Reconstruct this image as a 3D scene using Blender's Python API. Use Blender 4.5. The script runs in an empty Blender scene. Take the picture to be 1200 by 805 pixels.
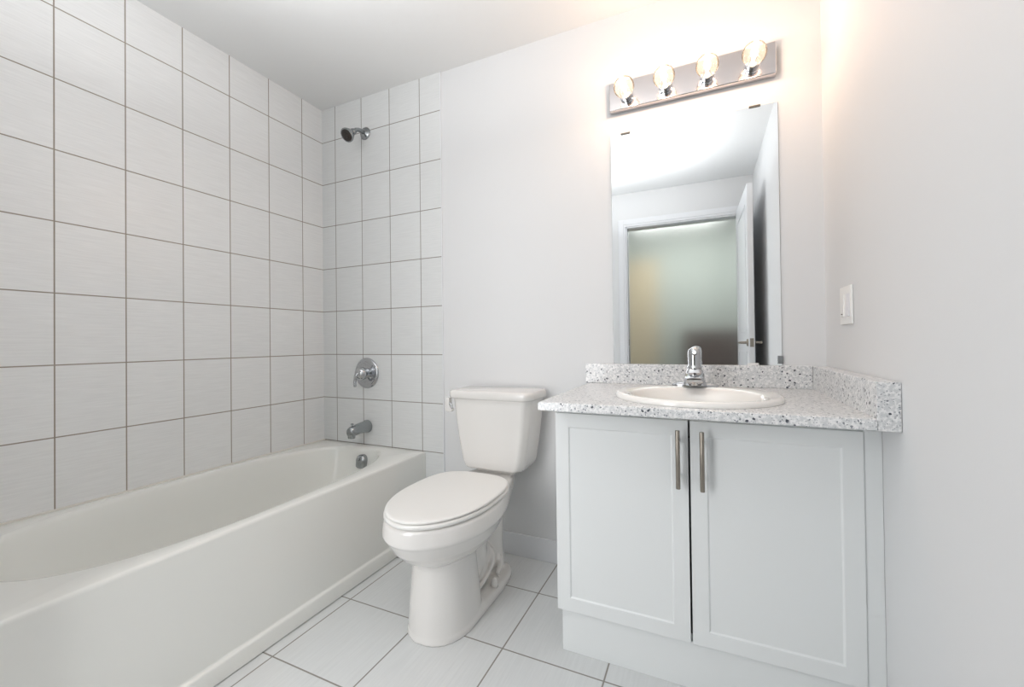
import bpy, bmesh, math, random
from mathutils import Vector, Matrix
random.seed(4)
PI = math.pi
C = bpy.context.scene.collection
sc = bpy.context.scene

# ------------------------------------------------------------------ camera
YAW, PITCH, ROLL, FPX = .431, .0089, -.0117, 495.5714
fw = Vector((-math.sin(YAW)*math.cos(PITCH), math.cos(YAW)*math.cos(PITCH), math.sin(PITCH)))
rt = Vector((math.cos(YAW), math.sin(YAW), 0)); up = rt.cross(fw)
r2 = rt*math.cos(ROLL) + up*math.sin(ROLL); u2 = up*math.cos(ROLL) - rt*math.sin(ROLL)
cam = bpy.data.objects.new('camera', bpy.data.cameras.new('camera')); C.objects.link(cam)
M3 = Matrix((r2, u2, -fw)).transposed()
cam.matrix_world = Matrix.Translation((2.0768, -1.8457, 1.0129)) @ M3.to_4x4()
cam.data.sensor_width = 36; cam.data.lens = FPX/1200*36
cam.data.shift_x = 2.3928/1200; cam.data.shift_y = -6.8795/1200
cam.data.clip_start = .02
sc.camera = cam

# ------------------------------------------------------------------ world, exposure, big lights
wd = bpy.data.worlds.new('world'); sc.world = wd; wd.use_nodes = True
wd.node_tree.nodes['Background'].inputs[0].default_value = (.9, .95, 1, 1)
wd.node_tree.nodes['Background'].inputs[1].default_value = .3
vs = sc.view_settings
vs.view_transform = 'Standard'; vs.look = 'None'; vs.gamma = 1; vs.use_curve_mapping = False
vs.exposure = 0.09
sc.cycles.use_denoising = True
sc.cycles.max_bounces = 12; sc.cycles.diffuse_bounces = 8; sc.cycles.glossy_bounces = 6
sc.cycles.transmission_bounces = 8; sc.cycles.transparent_max_bounces = 16
sc.cycles.caustics_reflective = False; sc.cycles.caustics_refractive = False

def area(name, loc, rot, sx, sy, power, col):
    l = bpy.data.lights.new(name, 'AREA'); l.shape = 'RECTANGLE'; l.size = sx; l.size_y = sy
    l.energy = power; l.color = col
    o = bpy.data.objects.new(name, l); C.objects.link(o); o.location = loc; o.rotation_euler = rot
    return o
# flash bounced off the ceiling from beside the camera; the other two are added fills
area('flash_bounce', (1.30, -1.35, 1.98), (PI, 0, 0), 1.5, .9, 17, (.985, .985, .993))
area('front_fill', (.93, -2.22, 1.15), (math.radians(86), 0, math.radians(-8)), .55, 1.5, 17, (.985, .985, .993))  # added unseen fill, brightens cabinet, tub and floor from the front
area('hallway_fill', (1.8, -2.95, 2.38), (0, 0, 0), .9, .7, 20, (1, .98, .95))  # added unseen lamp, brightens the hallway behind the doorway pane

# ------------------------------------------------------------------ materials
def s2l(c):
    return tuple(((x/255)/12.92 if x/255 <= .04045 else ((x/255+.055)/1.055)**2.4) for x in c) + (1,)
def mat(name, rgb, rough=.5, metal=0, coat=0, spec=.5, **kw):
    m = bpy.data.materials.new(name); m.use_nodes = True
    b = m.node_tree.nodes['Principled BSDF']
    b.inputs['Base Color'].default_value = s2l(rgb); b.inputs['Roughness'].default_value = rough
    b.inputs['Metallic'].default_value = metal; b.inputs['Coat Weight'].default_value = coat
    b.inputs['Specular IOR Level'].default_value = spec
    b.inputs['Coat Roughness'].default_value = .05
    for k, v in kw.items(): b.inputs[k.replace('_', ' ')].default_value = v
    return m
class NT:
    def __init__(s, m): s.t = m.node_tree; s.n = s.t.nodes; s.l = s.t.links; s.b = s.n['Principled BSDF']
    def put(s, sock, v):
        if hasattr(v, 'is_output') or isinstance(v, bpy.types.NodeSocket): s.l.new(v, sock)
        else: sock.default_value = v
    def m(s, op, a, b=0.0, c=0.0):
        n = s.n.new('ShaderNodeMath'); n.operation = op
        s.put(n.inputs[0], a); s.put(n.inputs[1], b); s.put(n.inputs[2], c)
        return n.outputs[0]
    def mix(s, f, a, b):
        n = s.n.new('ShaderNodeMix'); n.data_type = 'RGBA'
        s.put(n.inputs[0], f); s.put(n.inputs[6], a); s.put(n.inputs[7], b); return n.outputs[2]
    def ramp(s, v, a, b):
        n = s.n.new('ShaderNodeMapRange'); n.interpolation_type = 'SMOOTHSTEP'
        s.put(n.inputs[0], v); n.inputs[1].default_value = a; n.inputs[2].default_value = b
        return n.outputs[0]
    def coord(s):
        return s.n.new('ShaderNodeTexCoord').outputs['Object']
    def sep(s, v):
        n = s.n.new('ShaderNodeSeparateXYZ'); s.l.new(v, n.inputs[0]); return n.outputs
    def scale(s, v, xyz):
        n = s.n.new('ShaderNodeVectorMath'); n.operation = 'MULTIPLY'
        s.l.new(v, n.inputs[0]); n.inputs[1].default_value = xyz; return n.outputs[0]
    def noise(s, v, sc_, det=3, rough=.5):
        n = s.n.new('ShaderNodeTexNoise'); s.l.new(v, n.inputs['Vector'])
        n.inputs['Scale'].default_value = sc_; n.inputs['Detail'].default_value = det
        n.inputs['Roughness'].default_value = rough; return n.outputs['Fac']
    def bump(s, h, strength, dist):
        n = s.n.new('ShaderNodeBump'); s.l.new(h, n.inputs['Height'])
        n.inputs['Strength'].default_value = strength; n.inputs['Distance'].default_value = dist
        s.l.new(n.outputs[0], s.b.inputs['Normal'])

def tile_mat(name, ax, off, w, az, offz, h, rgb, grout, gw, streak, rough):
    m = mat(name, rgb, rough); t = NT(m); co = t.coord(); S = t.sep(co)
    def edge(c, o, p):
        q = t.m('DIVIDE', t.m('SUBTRACT', S[c], o), p)
        f = t.m('FRACT', q)
        return t.m('MULTIPLY', t.m('MINIMUM', f, t.m('SUBTRACT', 1.0, f)), p), t.m('FLOOR', q)
    d1, i1 = edge(ax, off, w); d2, i2 = edge(az, offz, h)
    d = t.m('MINIMUM', d1, d2)
    g = t.ramp(d, gw*.38, gw*.62)
    st = t.noise(t.scale(co, streak), 1.0, 4, .6)
    st2 = t.noise(co, 3.0, 2)
    cb = t.n.new('ShaderNodeCombineXYZ'); t.l.new(i1, cb.inputs[0]); t.l.new(i2, cb.inputs[1])
    wn = t.n.new('ShaderNodeTexWhiteNoise'); t.l.new(cb.outputs[0], wn.inputs[0])
    k = t.m('ADD', t.m('MULTIPLY', t.m('SUBTRACT', st, .5), .20), t.m('MULTIPLY', t.m('SUBTRACT', wn.outputs[0], .5), .035))
    k = t.m('ADD', t.m('ADD', k, t.m('MULTIPLY', t.m('SUBTRACT', st2, .5), .04)), 1.0)
    hs = t.n.new('ShaderNodeHueSaturation'); hs.inputs['Color'].default_value = s2l(rgb); t.l.new(k, hs.inputs['Value'])
    t.l.new(t.mix(g, s2l(grout), hs.outputs[0]), t.b.inputs['Base Color'])
    t.l.new(t.m('SUBTRACT', .85, t.m('MULTIPLY', g, .85-rough)), t.b.inputs['Roughness'])
    t.bump(t.m('ADD', g, t.m('MULTIPLY', st, .12)), .35, .0015)
    return m

paint = mat('wall_paint', (219, 220, 221), .65)
t = NT(paint); t.bump(t.noise(t.coord(), 260, 2), .06, .001)
ceil_m = mat('ceiling_paint', (222, 223, 223), .9)
trim_m = mat('trim_paint', (226, 228, 231), .35)
tile_left = tile_mat('wall_tile_left', 1, -.1478, .2032, 2, .44, .254, (227, 228, 228), (150, 141, 130), .0042, (3, 9, 170), .34)
tile_back = tile_mat('wall_tile_back', 0, .1059, .2032, 2, .44, .254, (219, 221, 221), (140, 134, 126), .0040, (9, 3, 170), .34)
tile_floor = tile_mat('floor_tile', 0, .7892, .3338, 1, -.2516, .3332, (210, 212, 212), (140, 136, 130), .0050, (120, 6, 5), .38)
china = mat('white_china', (224, 222, 219), .16, coat=.5)
acryl = mat('tub_acrylic', (228, 229, 225), .22, coat=.4)
seatm = mat('seat_plastic', (229, 228, 225), .28)
sinkm = mat('sink_china', (240, 238, 234), .12, coat=.5)
chrome = mat('chrome', (188, 190, 193), .06, metal=1)
chrome_d = mat('brushed_chrome', (158, 162, 164), .2, metal=1)
satin = mat('satin_nickel', (150, 143, 134), .34, metal=1)
clipm = mat('clip_metal', (95, 95, 92), .4, metal=1)
dark = mat('dark_rubber', (52, 48, 45), .6)
lacq = mat('cabinet_lacquer', (229, 232, 232), .38)
shade = mat('cabinet_inner', (200, 200, 198), .6)
mirror_m = mat('mirror_silver', (244, 247, 248), .0, metal=1)
mirror_e = mat('mirror_edge', (150, 165, 160), .2)
plastic = mat('switch_plastic', (232, 232, 230), .3)
plastic_g = mat('rocker_plastic', (222, 222, 226), .3)
caulk = mat('caulk', (225, 222, 215), .5)
plate_m = mat('lamp_plate_chrome', (205, 202, 203), .16, metal=1)

granite = mat('speckled_stone', (212, 216, 218), .3, coat=.3); t = NT(granite); co = t.coord()
wob = t.n.new('ShaderNodeTexNoise'); t.l.new(co, wob.inputs['Vector']); wob.inputs['Scale'].default_value = 160
wv = t.n.new('ShaderNodeVectorMath'); wv.operation = 'MULTIPLY_ADD'
t.l.new(wob.outputs['Color'], wv.inputs[0]); wv.inputs[1].default_value = (.006,)*3; t.l.new(co, wv.inputs[2])
def cells(scale, keep, size):
    v = t.n.new('ShaderNodeTexVoronoi'); t.l.new(wv.outputs[0], v.inputs['Vector']); v.inputs['Scale'].default_value = scale
    sp = t.n.new('ShaderNodeSeparateColor'); t.l.new(v.outputs['Color'], sp.inputs[0])
    on = t.m('LESS_THAN', sp.outputs[0], keep)
    sz = t.m('MULTIPLY', sp.outputs[1], size)
    return t.m('MULTIPLY', on, t.m('SUBTRACT', 1.0, t.ramp(t.m('SUBTRACT', v.outputs['Distance'], sz), .08, .16)))
base = t.mix(t.ramp(t.noise(co, 120, 3), .42, .62), s2l((206, 208, 209)), s2l((234, 234, 234)))
a = t.mix(cells(230, .36, .42), base, s2l((178, 181, 184)))
a = t.mix(cells(185, .24, .38), a, s2l((128, 133, 140)))
a = t.mix(cells(128, .16, .36), a, s2l((62, 68, 78)))
t.l.new(a, t.b.inputs['Base Color'])

def glass_clear():
    m = bpy.data.materials.new('bulb_glass'); m.use_nodes = True; n = m.node_tree.nodes; l = m.node_tree.links
    n.remove(n['Principled BSDF'])
    tr = n.new('ShaderNodeBsdfTransparent'); tr.inputs[0].default_value = (1, .97, .93, 1)
    gl = n.new('ShaderNodeBsdfGlossy'); gl.inputs['Roughness'].default_value = .03
    lw = n.new('ShaderNodeLayerWeight'); lw.inputs[0].default_value = .12
    tl = n.new('ShaderNodeBsdfTranslucent'); tl.inputs[0].default_value = (1, .95, .88, 1)
    m2 = n.new('ShaderNodeMixShader'); m2.inputs[0].default_value = .035; l.new(tr.outputs[0], m2.inputs[1]); l.new(tl.outputs[0], m2.inputs[2])
    mx = n.new('ShaderNodeMixShader'); l.new(lw.outputs['Fresnel'], mx.inputs[0]); l.new(m2.outputs[0], mx.inputs[1]); l.new(gl.outputs[0], mx.inputs[2])
    l.new(mx.outputs[0], n['Material Output'].inputs[0]); return m
bulb_glass = glass_clear()
fil = mat('filament', (255, 220, 170), .5, Emission_Color=(1, .74, .45, 1), Emission_Strength=60)
frost = mat('frosted_glass', (240, 244, 242), .36, Transmission_Weight=1.0, IOR=1.35)

# ------------------------------------------------------------------ mesh helpers
def link(name, bm, m, parent=None, smooth=None, bevel=0, seg=3, kind=None):
    me = bpy.data.meshes.new(name)
    bmesh.ops.recalc_face_normals(bm, faces=bm.faces)
    bm.to_mesh(me); bm.free()
    o = bpy.data.objects.new(name, me); C.objects.link(o)
    for mm in (m if isinstance(m, (list, tuple)) else [m]): me.materials.append(mm)
    if parent:
        o.parent = parent; o.matrix_parent_inverse = Matrix.Translation(-Vector(parent.location))
    if bevel:
        b = o.modifiers.new('bevel', 'BEVEL'); b.width = bevel; b.segments = seg; b.limit_method = 'ANGLE'; b.angle_limit = math.radians(30)
        smooth = 60 if smooth is None else smooth
    if smooth:
        me.polygons.foreach_set('use_smooth', [True]*len(me.polygons))
        if smooth < 180:
            if bevel:
                w = o.modifiers.new('wn', 'WEIGHTED_NORMAL'); w.keep_sharp = True
            else:
                me.set_sharp_from_angle(angle=math.radians(smooth))
    if kind: o['kind'] = kind
    return o
def thing(name, label, cat, loc=(0, 0, 0), group=None):
    o = bpy.data.objects.new(name, None); C.objects.link(o); o.location = loc; o.empty_display_size = .05
    o['label'] = label; o['category'] = cat
    if group: o['group'] = group
    return o
def tag(o, label, cat, group=None):
    o['label'] = label; o['category'] = cat
    if group: o['group'] = group
    return o
def box(bm, x0, x1, y0, y1, z0, z1, mi=0):
    v = [bm.verts.new((x, y, z)) for x in (x0, x1) for y in (y0, y1) for z in (z0, z1)]
    out = []
    for q in ((0, 1, 3, 2), (4, 6, 7, 5), (0, 4, 5, 1), (2, 3, 7, 6), (0, 2, 6, 4), (1, 5, 7, 3)):
        f = bm.faces.new([v[i] for i in q]); f.material_index = mi; out.append(f)
    return out
def boxo(name, x0, x1, y0, y1, z0, z1, m, parent=None, bevel=0, kind=None, **k):
    bm = bmesh.new(); box(bm, min(x0, x1), max(x0, x1), min(y0, y1), max(y0, y1), min(z0, z1), max(z0, z1))
    return link(name, bm, m, parent, bevel=bevel, kind=kind, **k)
def loft(bm, rings, cap0=True, cap1=True):
    R = [[bm.verts.new(p) for p in r] for r in rings]
    n = len(R[0])
    for a, b in zip(R, R[1:]):
        for i in range(n): bm.faces.new((a[i], a[(i+1) % n], b[(i+1) % n], b[i]))
    if cap0: bm.faces.new(R[0][::-1])
    if cap1: bm.faces.new(R[-1])
    return R
def frame_of(d):
    d = Vector(d).normalized(); a = Vector((0, 0, 1)) if abs(d.z) < .9 else Vector((1, 0, 0))
    u = d.cross(a).normalized(); return d, u, d.cross(u).normalized()
def lathe(bm, origin, axis, prof, n=48, cap0=True, cap1=True):
    """prof: list of (distance along axis, radius)"""
    d, u, v = frame_of(axis); o = Vector(origin)
    rings = [[o + d*s + (u*math.cos(2*PI*i/n) + v*math.sin(2*PI*i/n))*max(r, 1e-4) for i in range(n)] for s, r in prof]
    return loft(bm, rings, cap0, cap1)
def tube(bm, pts, rad, n=20, sub=6, cap=True):
    P = [Vector(p) for p in pts]; rads = rad if isinstance(rad, (list, tuple)) else [rad]*len(P)
    Q = []; R = []
    for i in range(len(P)-1):
        p0 = P[max(i-1, 0)]; p1 = P[i]; p2 = P[i+1]; p3 = P[min(i+2, len(P)-1)]
        for j in range(sub):
            s = j/sub
            Q.append(.5*((2*p1) + (p2-p0)*s + (2*p0-5*p1+4*p2-p3)*s*s + (3*p1-p0-3*p2+p3)*s**3)); R.append(rads[i]*(1-s)+rads[i+1]*s)
    Q.append(P[-1]); R.append(rads[-1])
    u = None; rings = []
    for i, q in enumerate(Q):
        d = (Q[min(i+1, len(Q)-1)] - Q[max(i-1, 0)]).normalized()
        if u is None: _, u, v = frame_of(d)
        else:
            u = (u - d*u.dot(d)).normalized(); v = d.cross(u)
        rings.append([q + (u*math.cos(2*PI*k/n) + v*math.sin(2*PI*k/n))*R[i] for k in range(n)])
    loft(bm, rings, cap, cap)

W, H, DY = 2.472, 2.417, -2.32
# ------------------------------------------------------------------ the room
def struct(name, *a, m=paint, **k): return boxo(name, *a, m, kind='structure', **k)
struct('floor', 0, W, DY-1.6, 0, -.1, 0, m=tile_floor)
struct('ceiling', 0, W, DY-1.6, 0, H, H+.1, m=ceil_m)
struct('wall_back', -.1, W+.1, 0, .1, -.1, H+.1)
struct('wall_tiled_back', 0, .8466, -.006, 0, 0, H, m=tile_back)
struct('trim_1', .8466, .8506, -.007, 0, 0, H, m=trim_m)
struct('wall_left', -.1, 0, -1.60, 0, -.1, H+.1, m=tile_left)
struct('wall_right', W, W+.1, DY-1.6, 0, -.1, H+.1)
struct('wall_alcove', -.1, .80, -1.65, -1.53, 0, H)
struct('wall_left_hall', -.1, 0, DY-1.6, -1.65, -.1, H+.1)
# wall with the doorway, seen in the mirror
X0, X1, DH = 1.405, 2.345, 2.095
struct('wall_front', 0, X0, DY-.11, DY, 0, H)
bm = bmesh.new(); box(bm, X1, W, DY-.11, DY, 0, H); box(bm, X0, X1, DY-.11, DY, DH, H)
link('wall_front_lintel', bm, paint, kind='structure')
struct('wall_hall', 0, W, DY-1.6, DY-1.5, 0, H, m=mat('hall_paint', (196, 203, 198), .8))
bm = bmesh.new()
cw = .07
for a, b, y, q in ((0, cw, .014, 0), (.008, cw-.02, .020, 0)):
    box(bm, X0-cw+a, X0-cw+b, DY, DY+y, 0, DH+cw-a)
    box(bm, X0-cw+b, X1+.03, DY, DY+y, DH+cw-b, DH+cw-a)
box(bm, X0, X0+.012, DY-.11, DY+.004, 0, DH); box(bm, X0, X1, DY-.11, DY+.004, DH-.012, DH)
link('trim_2', bm, trim_m, bevel=.002, kind='structure')
struct('added_pane_1', X0+.012, X1, DY-.075, DY-.068, .0, DH-.012, m=frost)  # pane added in the open doorway to blur the hallway reflection
boxo('strike_plate', X0+.012, X0+.0135, DY-.03, DY-.005, .96, 1.02, satin, kind='structure')
# guessed hallway pieces behind the added frosted pane
tag(boxo('hall_door', 1.08, 1.55, DY-1.495, DY-1.455, .001, 2.03, mat('beige_paint', (216, 198, 168), .6), bevel=.004),
    'beige door panel in hallway, blurred behind added frosted pane in mirror', 'door')
hc = thing('hall_chest', 'dark brown low chest in hallway, blurred behind added frosted pane in mirror', 'chest', (2.12, DY-1.2, 0))
brown = mat('brown_wood', (82, 62, 56), .5)
boxo('body', 1.85, W-.03, DY-1.49, DY-1.1, .05, 1.12, brown, hc, bevel=.006)
for k in range(4): boxo('leg', 1.87+(k % 2)*.52, 1.91+(k % 2)*.52, DY-1.48+(k//2)*.32, DY-1.44+(k//2)*.32, 0, .05, brown, hc)

bb = bmesh.new()
box(bb, .8506, 1.655, -.012, 0, 0, .102)
link('baseboard_back', bb, trim_m, bevel=.003, kind='structure')
struct('baseboard_front', .8, X0-cw, DY, DY+.012, 0, .102, m=trim_m, bevel=.003)
struct('baseboard_alcove', .80, .812, -1.65, -1.53, 0, .102, m=trim_m, bevel=.003)

# ------------------------------------------------------------------ bathtub
TX, TY0, TY1, TZ = .735, -1.526, -.007, .440
tub = thing('bathtub', 'white alcove bathtub with smooth apron between tiled walls', 'bathtub', (.37, -.76, 0))
cx, cy, ba, bb_ = .363, -.752, .318, .688
corner = [math.atan2(y-cy, x-cx) % (2*PI) for x in (.002, TX) for y in (TY0, TY1)]
ANG = sorted([2*PI*i/120 for i in range(120)] + corner)
def rect_ring(ins, z):
    x0, x1, y0, y1 = .002+ins, TX-ins, TY0+ins, TY1-ins; out = []
    for a in ANG:
        c, s = math.cos(a), math.sin(a)
        tx = ((x1-cx)/c if c > 0 else (x0-cx)/c) if abs(c) > 1e-9 else 1e9
        ty = ((y1-cy)/s if s > 0 else (y0-cy)/s) if abs(s) > 1e-9 else 1e9
        r = min(tx, ty); out.append((cx+c*r, cy+s*r, z))
    return out
def bas_ring(ins, z, n=2.7, dy=0, ey=0):
    a_, b_ = ba-ins, bb_-ins-ey; out = []
    for a in ANG:
        # same angle as the outer ring, so the quads stay straight
        c, s = math.cos(a), math.sin(a)
        r = (abs(c/a_)**n + abs(s/b_)**n)**(-1/n)
        x, y = c*r, s*r
        if x > 0: x *= 1 - .09*(y/bb_)
        out.append((cx+x, cy+y+dy, z))
    return out
bm = bmesh.new()
loft(bm, [rect_ring(.0, .02), rect_ring(.0, TZ-.012), rect_ring(.001, TZ-.006), rect_ring(.0045, TZ-.0015), rect_ring(.010, TZ), bas_ring(-.012, TZ), bas_ring(-.004, TZ-.0015), bas_ring(.003, TZ-.007),
          bas_ring(.007, TZ-.018), bas_ring(.018, .36), bas_ring(.035, .26, dy=.015, ey=.03), bas_ring(.055, .17, dy=.03, ey=.06), bas_ring(.085, .125, dy=.04, ey=.09), bas_ring(.14, .107, dy=.04, ey=.10), bas_ring(.25, .10, dy=.04, ey=.12)], cap0=False)
link('tub_shell', bm, acryl, tub, smooth=50)
bm = bmesh.new()
prof = [(TX-.02, .02), (TX-.001, .02), (TX-.001, .052)]
prof = [(.70, .004), (.746, .004), (.746, .052), (.7445, .056), (.741, .060), (.737, .062), (.7355, .066), (.70, .066)]
loft(bm, [[(x, y, z) for x, z in prof] for y in (TY0, TY1)])
link('skirt', bm, acryl, tub, smooth=35)
# overflow plate with lever, drain
bm = bmesh.new()
oc = Vector((.375, -.088, .368)); ax = Vector((0, -1, .10)).normalized()
rings = []
_, uu, vv = frame_of(ax)
if vv.z < 0: vv = -vv
if uu.x < 0: uu = -uu
def arch(s, dd):
    pts = []
    for i in range(25):
        a = PI*i/24; pts.append((math.cos(a)*.031*s, math.sin(a)*.031*s + .008))
    pts += [(-.031*s, -.030*s), (-.020*s, -.036*s), (.020*s, -.036*s), (.031*s, -.030*s)]
    return [oc + uu*x + vv*y + ax*dd for x, y in pts]
loft(bm, [arch(1, -.03), arch(1, .006), arch(.96, .014), arch(.8, .021), arch(.4, .025)])
ov = link('overflow_plate', bm, chrome_d, tub, smooth=50)
bm = bmesh.new(); tube(bm, [oc+ax*.02+vv*.012, oc+ax*.033+vv*.020, oc+ax*.036+vv*.034], [.006, .006, .004], n=12)
link('lever', bm, chrome, ov, smooth=180)
bm = bmesh.new(); lathe(bm, (.36, -.20, .095), (0, 0, 1), [(0, .036), (.012, .036), (.015, .030), (.012, .024), (.018, .018), (.02, .003)])
link('drain', bm, chrome, tub, smooth=50)
boxo('caulk_bead', .001, .008, TY0, TY1, TZ-.002, TZ+.004, caulk, tub)

# ------------------------------------------------------------------ shower fittings
sh = thing('shower', 'small chrome shower head on bent arm high on end wall', 'shower head', (.34, -.006, 2.205))
bm = bmesh.new(); lathe(bm, (.34, -.004, 2.205), (0, -1, 0), [(0, .036), (.004, .036), (.010, .031), (.016, .016), (.018, .013)])
link('flange', bm, chrome_d, sh, smooth=50)
bm = bmesh.new(); tube(bm, [(.34, -.008, 2.205), (.34, -.045, 2.206), (.34, -.075, 2.196), (.338, -.092, 2.180)], .011)
link('arm', bm, chrome_d, sh, smooth=180)
hd = Vector((-.05, -.75, -.66)).normalized(); ho = Vector((.338, -.088, 2.184))
bm = bmesh.new(); lathe(bm, ho, hd, [(0, .011), (.004, .016), (.016, .018), (.022, .014), (.028, .017), (.045, .030), (.060, .037), (.068, .038), (.072, .036), (.071, .032)])
link('head', bm, chrome_d, sh, smooth=50)
bm = bmesh.new(); lathe(bm, ho + hd*.068, hd, [(0, .032), (.0045, .031), (.0055, .012), (.009, .010), (.009, .002)])
link('spray_face', bm, dark, sh, smooth=50)

vl = thing('shower_valve', 'round chrome shower valve with lever handle on end wall', 'faucet', (.337, -.006, .843))
bm = bmesh.new(); lathe(bm, (.337, -.004, .843), (0, -1, 0), [(0, .086), (.004, .086), (.011, .080), (.013, .072), (.011, .066), (.012, .040), (.016, .030), (.016, .001)], n=72)
link('escutcheon', bm, chrome, vl, smooth=45)
bm = bmesh.new(); lathe(bm, (.337, -.015, .843), (0, -1, 0), [(0, .030), (.012, .031), (.030, .036), (.045, .035), (.057, .028), (.064, .015), (.066, .002)], n=48)
link('hub', bm, chrome, vl, smooth=60)
bm = bmesh.new(); tube(bm, [(.336, -.060, .846), (.330, -.078, .836), (.322, -.082, .812), (.320, -.082, .772)], [.016, .012, .0085, .0080], n=16)
link('lever', bm, chrome, vl, smooth=180)

sp = thing('tub_spout', 'chrome tub spout with diverter knob below shower valve', 'spout', (.336, -.006, .543))
bm = bmesh.new()
def cring(y, zc, r, rz): return [(.336+math.cos(2*PI*i/32)*r, y, zc+math.sin(2*PI*i/32)*rz) for i in range(32)]
loft(bm, [cring(-.005, .543, .036, .036), cring(-.014, .543, .036, .036), cring(-.022, .543, .033, .033), cring(-.06, .542, .028, .030), cring(-.10, .538, .025, .029), cring(-.128, .534, .0245, .028), cring(-.140, .533, .021, .024), cring(-.144, .533, .010, .012)])
link('body', bm, chrome_d, sp, smooth=60)
bm = bmesh.new(); lathe(bm, (.336, -.124, .499), (0, 0, 1), [(0, .0185), (.02, .0205), (.03, .018)]); link('outlet', bm, chrome_d, sp, smooth=40)
bm = bmesh.new(); lathe(bm, (.336, -.120, .558), (0, 0, 1), [(0, .004), (.012, .004), (.013, .008), (.018, .008), (.020, .005)]); link('diverter_knob', bm, chrome_d, sp, smooth=40)

# ------------------------------------------------------------------ toilet
TC = 1.20
to = thing('toilet', 'white two-piece toilet with closed lid beside bathtub', 'toilet', (TC, -.40, 0))
def egg(sx, f, b, z, nb=2.6, nf=2.0, yc=-.50, n=96, cxx=TC):
    """f: front reach from yc, b: rear reach"""
    out = []
    for i in range(n):
        a = 2*PI*i/n; c, s = math.cos(a), math.sin(a); e = 2/nf if s < 0 else 2/nb
        x = sx*math.copysign(abs(c)**e, c); y = (f if s < 0 else b)*math.copysign(abs(s)**e, s)
        out.append((cxx+x, yc+y, z))
    return out
def rim(sx, f, z, deck, yb=-.035, n=96, yc=-.50):
    """bowl outline: rounded front, flanks tapering to a narrower deck at the back"""
    out = []
    for i in range(n):
        a = 2*PI*i/n; c, s = math.cos(a), math.sin(a)
        if s <= 0:
            x = sx*c; y = yc + f*s
        else:
            tt = s; b = yb - yc
            y = yc + b*(1-(1-tt)**1.0) if False else yc + b*min(1, tt**1.15*1.0)
            q = min(1, (y-yc)/(b)); w_ = sx + (deck-sx)*(q*q*(3-2*q))
            x = w_*math.copysign(min(1, abs(c)**.42), c)
        out.append((TC+x, y, z))
    return out
bm = bmesh.new()
loft(bm, [rim(.090, .135, .235, .060, -.13), rim(.100, .160, .250, .070, -.12), rim(.125, .195, .268, .080, -.11), rim(.150, .226, .290, .092, -.09), rim(.170, .254, .318, .102, -.07), rim(.182, .272, .345, .110, -.05), rim(.190, .283, .362, .114, -.045),
          rim(.195, .290, .370, .116, -.04), rim(.1955, .290, .376, .116, -.04), rim(.193, .288, .395, .116, -.035), rim(.190, .285, .415, .116, -.035), rim(.184, .279, .424, .112, -.038), rim(.172, .267, .4265, .104, -.045)])
def col(sx, f, b, z, yc=-.53, nb=2.8): return egg(sx, f, b, z, nb=nb, nf=2.2, yc=yc)
loft(bm, [col(.119, .153, .15, .0), col(.119, .153, .15, .006), col(.116, .149, .14, .02), col(.112, .145, .125, .10), col(.106, .137, .115, .18), col(.101, .130, .11, .235), col(.103, .132, .11, .262), col(.10, .125, .10, .30)])
# footplate to the wall side
def foot(i_, z, yb=-.125):
    return egg(.120-i_, .15-i_, (yb+.53)-i_, z, nb=5, nf=2.2, yc=-.53)
loft(bm, [foot(0, .0), foot(0, .018), foot(.006, .028), foot(.014, .032), foot(.05, .036)])
# trapway
tube(bm, [(TC, -.43, .10), (TC, -.36, .13), (TC, -.29, .12), (TC, -.22, .07), (TC, -.21, .02)], [.070, .068, .066, .066, .070], n=32)
tube(bm, [(TC, -.195, .02), (TC, -.195, .15), (TC, -.18, .28), (TC, -.15, .39)], [.074, .066, .066, .080], n=32)
tube(bm, [(TC, -.345, .05), (TC, -.345, .18), (TC, -.335, .32)], [.070, .066, .085], n=32)
tube(bm, [(TC-.03, -.205, .105), (TC+.045, -.215, .100), (TC+.078, -.235, .075), (TC+.078, -.265, .045)], [.016, .015, .012, .010], n=16)
tube(bm, [(TC-.03, -.27, .150), (TC+.050, -.275, .145), (TC+.076, -.30, .12), (TC+.078, -.35, .085), (TC+.07, -.42, .06)], [.016, .013, .010, .009, .009], n=16)
body = link('bowl', bm, china, to)
rm = body.modifiers.new('remesh', 'REMESH'); rm.mode = 'VOXEL'; rm.voxel_size = .0036; rm.use_smooth_shade = True
sm = body.modifiers.new('smooth', 'SMOOTH'); sm.iterations = 4; sm.factor = .5
for sx in (-1, 1):
    bm = bmesh.new(); lathe(bm, (TC+sx*.096, -.325, .030), (0, 0, 1), [(0, .016), (.012, .015), (.026, .012), (.034, .007), (.036, .001)], n=24)
    link('bolt_cap', bm, china, to, smooth=180)
def slab(name, prof, m, parent, sm_=50):
    bm = bmesh.new(); loft(bm, prof); return link(name, bm, m, parent, smooth=sm_)
def ov_(i_, z, top=0): return egg(.187-i_, .287-i_, .25-i_, z, nb=3.2, yc=-.50)
seat = slab('seat', [ov_(.012, .4275), ov_(.003, .4275), ov_(0, .430), ov_(0, .438), ov_(.004, .4415), ov_(.03, .442)], seatm, to, 60)
def lo(i_, z): return egg(.184-i_, .284-i_, .248-i_, z, nb=3.2, yc=-.50)
slab('seat_lid', [lo(.014, .4435), lo(.005, .4435), lo(.001, .4455), lo(0, .448), lo(.0015, .451), lo(.005, .4535), lo(.012, .4548), lo(.05, .4553), lo(.12, .4556)], seatm, to, 60)
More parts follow.
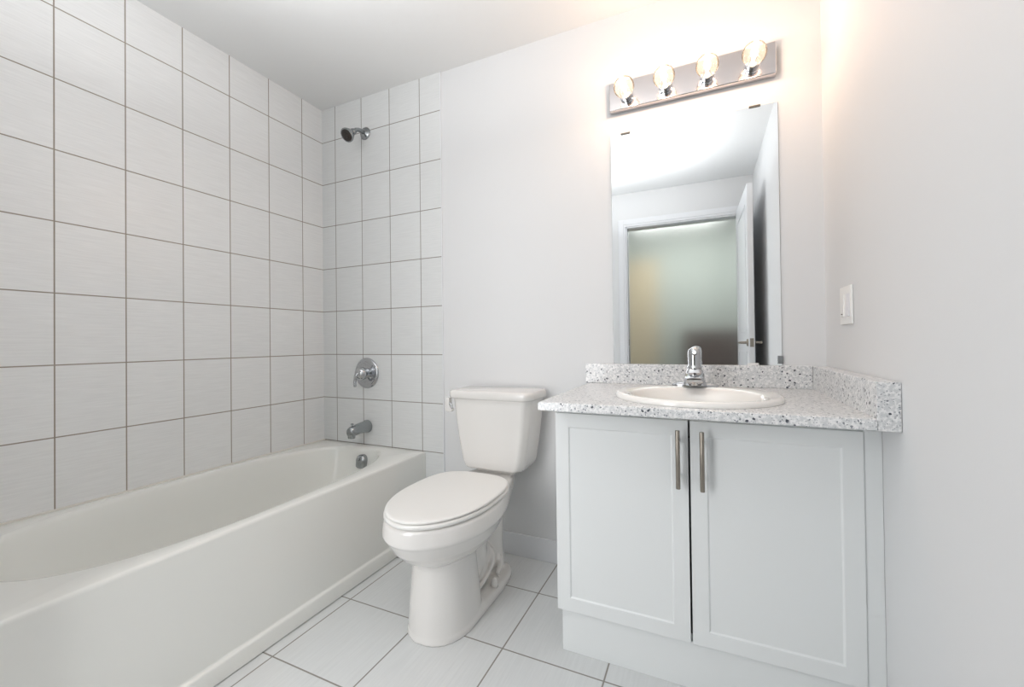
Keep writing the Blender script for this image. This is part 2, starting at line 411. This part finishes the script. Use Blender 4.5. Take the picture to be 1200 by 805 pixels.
# tank
def tring(hw, yf, z, ch=.034, yb=-.02, cxx=1.212):
    P = []
    cor = [(-hw, yb, .012), (-hw, yf+ch, .014), (-hw+ch*.7, yf, .014), (hw-ch*.7, yf, .014), (hw, yf+ch, .014), (hw, yb, .012)]
    n = len(cor)
    for i in range(n):
        p = Vector(cor[i][:2]); a = (Vector(cor[i-1][:2])-p); b = (Vector(cor[(i+1) % n][:2])-p); r = min(cor[i][2], a.length*.45, b.length*.45)
        A = p+a.normalized()*r; B = p+b.normalized()*r
        for j in range(7):
            s = j/6; q = A*(1-s)**2 + p*2*s*(1-s) + B*s*s; P.append((cxx+q.x, q.y, z))
    return P
bm = bmesh.new()
loft(bm, [tring(.118, -.176, .445), tring(.131, -.186, .4455), tring(.140, -.190, .4485), tring(.148, -.1925, .457), tring(.157, -.195, .480), tring(.166, -.1975, .53), tring(.178, -.201, .61), tring(.187, -.205, .69), tring(.193, -.208, .757)])
link('tank', bm, china, to, smooth=50)
bm = bmesh.new()
loft(bm, [tring(.196, -.212, .7575), tring(.204, -.219, .760), tring(.207, -.222, .765), tring(.208, -.223, .783), tring(.206, -.221, .790), tring(.201, -.216, .7945), tring(.193, -.208, .796)])
link('tank_lid', bm, china, to, smooth=50)
boxo('tank_gasket', 1.212-.09, 1.212+.09, -.15, -.05, .42, .447, china, to, bevel=.006)
lv = bmesh.new()
loft(lv, [[(x, y, z) for x, z in ((1.006, .762), (1.003, .735), (1.004, .705), (1.010, .699), (1.030, .697), (1.040, .704), (1.034, .716), (1.026, .730), (1.024, .762))] for y in (-.226, -.200)])
fl = link('flush_lever', lv, china, to, bevel=.004)
lv = bmesh.new(); tube(lv, [(1.026, -.224, .742), (1.036, -.226, .732), (1.045, -.226, .714)], [.0035, .005, .003], n=12)
link('lever_pin', lv, chrome, fl, smooth=180)

# ------------------------------------------------------------------ vanity
va = thing('vanity_cabinet', 'white shaker vanity cabinet with two doors under stone countertop', 'cabinet', (2.03, -.26, 0))
CF = -.500
bm = bmesh.new()
box(bm, 1.627, 1.645, CF, -.003, .1375, .800); box(bm, 2.415, 2.433, CF, -.003, .1375, .800)
box(bm, 1.645, 2.415, CF, -.003, .1375, .155); box(bm, 1.645, 2.415, -.012, -.003, .155, .800); box(bm, 1.645, 2.415, CF, CF+.018, .775, .800)
link('carcass', bm, lacq, va)
boxo('filler_strip', 2.434, W-.0005, -.514, -.49, 0.0, .800, lacq, va, bevel=.001)
boxo('toe_kick', 1.640, 2.4335, -.508, -.03, 0, .1375, lacq, va, bevel=.0015)
def door(x0, x1, hx):
    bm = bmesh.new(); fs = box(bm, x0, x1, -.519, CF-.001, .1375, .777)
    bm.normal_update()
    f = [q for q in fs if all(abs(v.co.y+.519) < 1e-6 for v in q.verts)][0]
    r = bmesh.ops.inset_region(bm, faces=[f], thickness=.0615)
    r = bmesh.ops.inset_region(bm, faces=[f], thickness=.005)
    for v in f.verts: v.co.y += .0045
    d = link('door', bm, lacq, va, bevel=.0012, seg=2)
    bm = bmesh.new()
    lathe(bm, (hx, -.553, .588), (0, 0, 1), [(0, .0055), (.001, .0062), (.165, .0062), (.166, .0055)], n=20)
    for z in (.620, .722): lathe(bm, (hx, -.552, z), (0, 1, 0), [(0, .0045), (.034, .0045)], n=14)
    link('handle', bm, satin, d, smooth=40)
door(1.6275, 2.0290, 2.003); door(2.0345, 2.4335, 2.066)

ct = thing('countertop', 'speckled grey stone countertop with backsplash on white vanity', 'countertop', (2.04, -.32, .80))
KX, KY = 1.612, -.636
SC = Vector((2.045, -.375)); SA, SB = .243, .238
# top with an oval cut-out, built as a ring loft
KA = sorted([2*PI*i/96 for i in range(96)] + [math.atan2(y-SC.y, x-SC.x) % (2*PI) for x in (KX, 2.4275) for y in (KY, 0)])
def krect(z, i_=0):
    out = []
    for a in KA:
        c, s = math.cos(a), math.sin(a)
        tx = ((2.4275-SC.x)/c if c > 0 else (KX+i_-SC.x)/c) if abs(c) > 1e-9 else 1e9
        ty = ((0-SC.y)/s if s > 0 else (KY+i_-SC.y)/s) if abs(s) > 1e-9 else 1e9
        r = min(tx, ty); out.append((SC.x+c*r, SC.y+s*r, z))
    return out
def kell(z, k=.9):
    return [(SC.x+math.cos(math.atan2(math.sin(a)/SB, math.cos(a)/SA))*SA*k, SC.y+math.sin(math.atan2(math.sin(a)/SB, math.cos(a)/SA))*SB*k, z) for a in KA]
bm = bmesh.new()
R = loft(bm, [kell(.8005), krect(.8005, .003), krect(.803, .0), krect(.822, 0), krect(.826, .0015), krect(.8283, .006), krect(.8285, .010), kell(.8285), kell(.8005)], False, False)
bmesh.ops.remove_doubles(bm, verts=bm.verts, dist=1e-5)
link('slab', bm, granite, ct, smooth=40)
boxo('backsplash', KX-.012, 2.4275, -.019, 0, .8285, .912, granite, ct, bevel=.002)
boxo('side_splash', 2.4278, W-.0005, -.634, 0, .8006, .912, granite, ct, bevel=.002)

sk = thing('sink', 'white oval drop-in sink set in speckled countertop', 'sink', (SC.x, SC.y, .83))
def se(k, z, dy=0, dx=0, ky=None):
    ky = k if ky is None else ky
    return [(SC.x+SA*k*math.cos(2*PI*i/96), SC.y+dy+SB*ky*math.sin(2*PI*i/96), z) for i in range(96)]
bm = bmesh.new()
loft(bm, [se(.93, .829), se(1.0, .829), se(1.004, .833), se(.995, .840), se(.975, .8445), se(.95, .8455), se(.89, .8435, -.008), se(.82, .843, -.035, ky=.74), se(.795, .840, -.035, ky=.715), se(.775, .830, -.033, ky=.68),
          se(.74, .80, -.012, ky=.47), se(.68, .755, -.002, ky=.42), se(.50, .722, .0, ky=.32), se(.28, .708, .0, ky=.2), se(.10, .705, .0, ky=.10)], cap0=False)
link('basin', bm, sinkm, sk, smooth=60)
bm = bmesh.new(); lathe(bm, (SC.x, SC.y, .7035), (0, 0, 1), [(0, .026), (.005, .026), (.007, .02), (.004, .016), (.004, .001)], n=32)
link('drain', bm, chrome, sk, smooth=40)

fa = thing('sink_faucet', 'chrome single-handle faucet at back of oval sink', 'faucet', (2.043, -.172, .845))
FX, FY = 2.043, -.172
def fr(hx, hy, z, y=FY, n=48, e=4): return [(FX+hx*math.copysign(abs(math.cos(2*PI*i/n))**(2/e), math.cos(2*PI*i/n)), y+hy*math.copysign(abs(math.sin(2*PI*i/n))**(2/e), math.sin(2*PI*i/n)), z) for i in range(n)]
bm = bmesh.new()
loft(bm, [fr(.078, .026, .8435, e=2.6), fr(.078, .026, .847, e=2.6), fr(.074, .024, .8515, e=2.6), fr(.055, .021, .855, e=2.6), fr(.034, .020, .858, e=2.6)])
link('base_plate', bm, chrome, fa, smooth=50)
bm = bmesh.new()
loft(bm, [fr(.039, .036, .850, FY-.016), fr(.035, .033, .865, FY-.014), fr(.030, .028, .885, FY-.008), fr(.0265, .024, .900), fr(.022, .021, .906)])
def sr(y, z0, z1, hw, n=32):
    zc, hz = (z0+z1)/2, (z1-z0)/2
    return [(FX+hw*math.copysign(abs(math.cos(2*PI*i/n))**.6, math.cos(2*PI*i/n)), y, zc+hz*math.copysign(abs(math.sin(2*PI*i/n))**.6, math.sin(2*PI*i/n))) for i in range(n)]
loft(bm, [sr(-.18, .852, .896, .034), sr(-.21, .856, .892, .0325), sr(-.25, .859, .888, .0305), sr(-.272, .860, .884, .0285), sr(-.279, .863, .880, .024)])
lathe(bm, (FX, -.268, .855), (0, 0, 1), [(0, .011), (.012, .012)], n=24)
link('body', bm, chrome, fa, smooth=50)
bm = bmesh.new()
lathe(bm, (FX, FY, .904), (0, 0, 1), [(0, .0235), (.004, .0245), (.010, .0245), (.013, .0215), (.018, .021), (.050, .0225), (.062, .0222), (.070, .0205), (.076, .016), (.0785, .008), (.079, .001)], n=40)
tube(bm, [(FX, FY-.010, .962), (FX, FY-.026, .963), (FX, FY-.040, .966)], [.010, .008, .006], n=16)
link('lever_handle', bm, chrome, fa, smooth=50)

# ------------------------------------------------------------------ mirror
mi = thing('wall_mirror', 'frameless rectangular wall mirror above backsplash', 'mirror', (2.03, 0, .9125))
bm = bmesh.new()
box(bm, 1.722, 2.336, -.0055, -.0005, .9125, 1.892)
for f in bm.faces:
    f.material_index = 0 if abs(f.calc_center_median().y+.0055) < 1e-5 else 1
link('mirror_glass', bm, [mirror_m, mirror_e], mi)
for x in (1.783, 2.262): boxo('clip', x-.019, x+.019, -.0085, -.0005, 1.888, 1.896, clipm, mi, bevel=.001)
boxo('clip', 2.322, 2.340, -.0085, -.0005, .918, .948, chrome_d, mi, bevel=.001)
boxo('clip', 2.225, 2.262, -.0085, -.0005, .9123, .920, plastic, mi, bevel=.001)

# ------------------------------------------------------------------ vanity light
vlamp = thing('vanity_light', 'chrome bar light with four clear globe bulbs above mirror', 'wall lamp', (2.025, 0, 2.045))
boxo('back_plate', 1.722, 2.332, -.034, -.0005, 1.986, 2.104, plate_m, vlamp, bevel=.004)
for x in (1.797, 1.949, 2.101, 2.253):
    bm = bmesh.new(); lathe(bm, (x, -.033, 2.030), (0, -1, 0), [(0, .027), (.003, .027), (.005, .0235), (.040, .0235), (.043, .020), (.043, .012)], n=32)
    so = link('socket', bm, chrome, vlamp, smooth=40)
    bm = bmesh.new()
    pr = [(.0, .014), (.008, .016)] + [(.045 - .040*math.cos(a), .040*math.sin(a)) for a in [.42+(PI-.42)*k/18 for k in range(19)]]
    lathe(bm, (x, -.070, 2.030), (0, -1, 0), pr, n=36)
    bu = link('bulb', bm, bulb_glass, vlamp, smooth=180)
    bm = bmesh.new(); lathe(bm, (x, -.078, 2.030), (0, -1, 0), [(0, .004), (.018, .005), (.024, .009), (.040, .012), (.052, .009), (.056, .002)], n=16)
    link('filament', bm, fil, bu, smooth=180)
    L = bpy.data.lights.new('bulb_light', 'POINT'); L.energy = 1.12; L.color = (1, .69, .55); L.shadow_soft_size = .02
    lo_ = bpy.data.objects.new('bulb_light', L); C.objects.link(lo_); lo_.location = (x, -.150, 2.030)

# ------------------------------------------------------------------ switch
ls = thing('light_switch', 'white double switch plate on right wall above countertop', 'switch', (W, -.257, 1.11))
boxo('plate', W-.006, W-.0002, -.315, -.200, 1.052, 1.168, plastic, ls, bevel=.003)
boxo('rocker', W-.009, W-.005, -.248, -.216, 1.076, 1.144, plastic, ls, bevel=.0015)
bm = bmesh.new(); fs = box(bm, W-.010, W-.005, -.300, -.268, 1.076, 1.144)
for v in bm.verts:
    if v.co.z > 1.1 and v.co.x < W-.008: v.co.x += .004
link('rocker', bm, plastic_g, ls, bevel=.0015)
boxo('indicator', W-.0096, W-.0085, -.240, -.226, 1.0825, 1.0855, dark, ls)

# ------------------------------------------------------------------ open door, seen in the mirror
HX = 2.337
th = math.atan2(.022, .74)
dr = bpy.data.objects.new('door_1', None); C.objects.link(dr); dr.location = (HX, DY+.02, 0); dr['kind'] = 'structure'
def dobj(name, bm, m, parent, **k):
    R_ = Matrix.Translation(dr.location) @ Matrix.Rotation(-th, 4, 'Z')
    bmesh.ops.transform(bm, matrix=R_, verts=bm.verts)
    return link(name, bm, m, parent, **k)
bm = bmesh.new()
fs = box(bm, 0, .035, 0, .76, .012, 2.10)
sides = [f for f in fs if abs(f.normal.x) > .5 or abs(f.calc_center_median().x) < 1e-5 or abs(f.calc_center_median().x-.035) < 1e-5]
for z0, z1 in ((.20, .92), (1.06, 1.98)):
    for xs in (-.004, .035):
        for q0, q1 in ((0, .016),):
            box(bm, xs, xs+.004, .11, .65, z0, z0+.016); box(bm, xs, xs+.004, .11, .65, z1-.016, z1)
            box(bm, xs, xs+.004, .11, .126, z0, z1); box(bm, xs, xs+.004, .634, .65, z0, z1)
dp = dobj('door_leaf', bm, trim_m, dr, bevel=.0012, seg=2)
bm = bmesh.new()
for sx, xx in ((-1, 0), (1, .035)):
    lathe(bm, (xx, .70, .985), (sx, 0, 0), [(0, .026), (.006, .026), (.009, .020), (.010, .010), (.045, .009)], n=28)
    tube(bm, [(xx+sx*.045, .705, .985), (xx+sx*.050, .67, .985), (xx+sx*.048, .60, .984)], [.009, .008, .0065], n=14)
dobj('door_handle', bm, satin, dp, smooth=50)
bm = bmesh.new(); box(bm, .006, .029, .7595, .762, .955, 1.015)
dobj('latch_plate', bm, satin, dp)

# ceiling fitting, its rim just shows in the mirror
bm = bmesh.new(); lathe(bm, (1.59, -1.62, H), (0, 0, -1), [(0, .055), (.012, .055), (.020, .050), (.028, .035), (.030, .002)], n=48)
tag(link('ceiling_detector', bm, plastic, smooth=40), 'small round white ceiling detector, seen only in the mirror', 'detector')
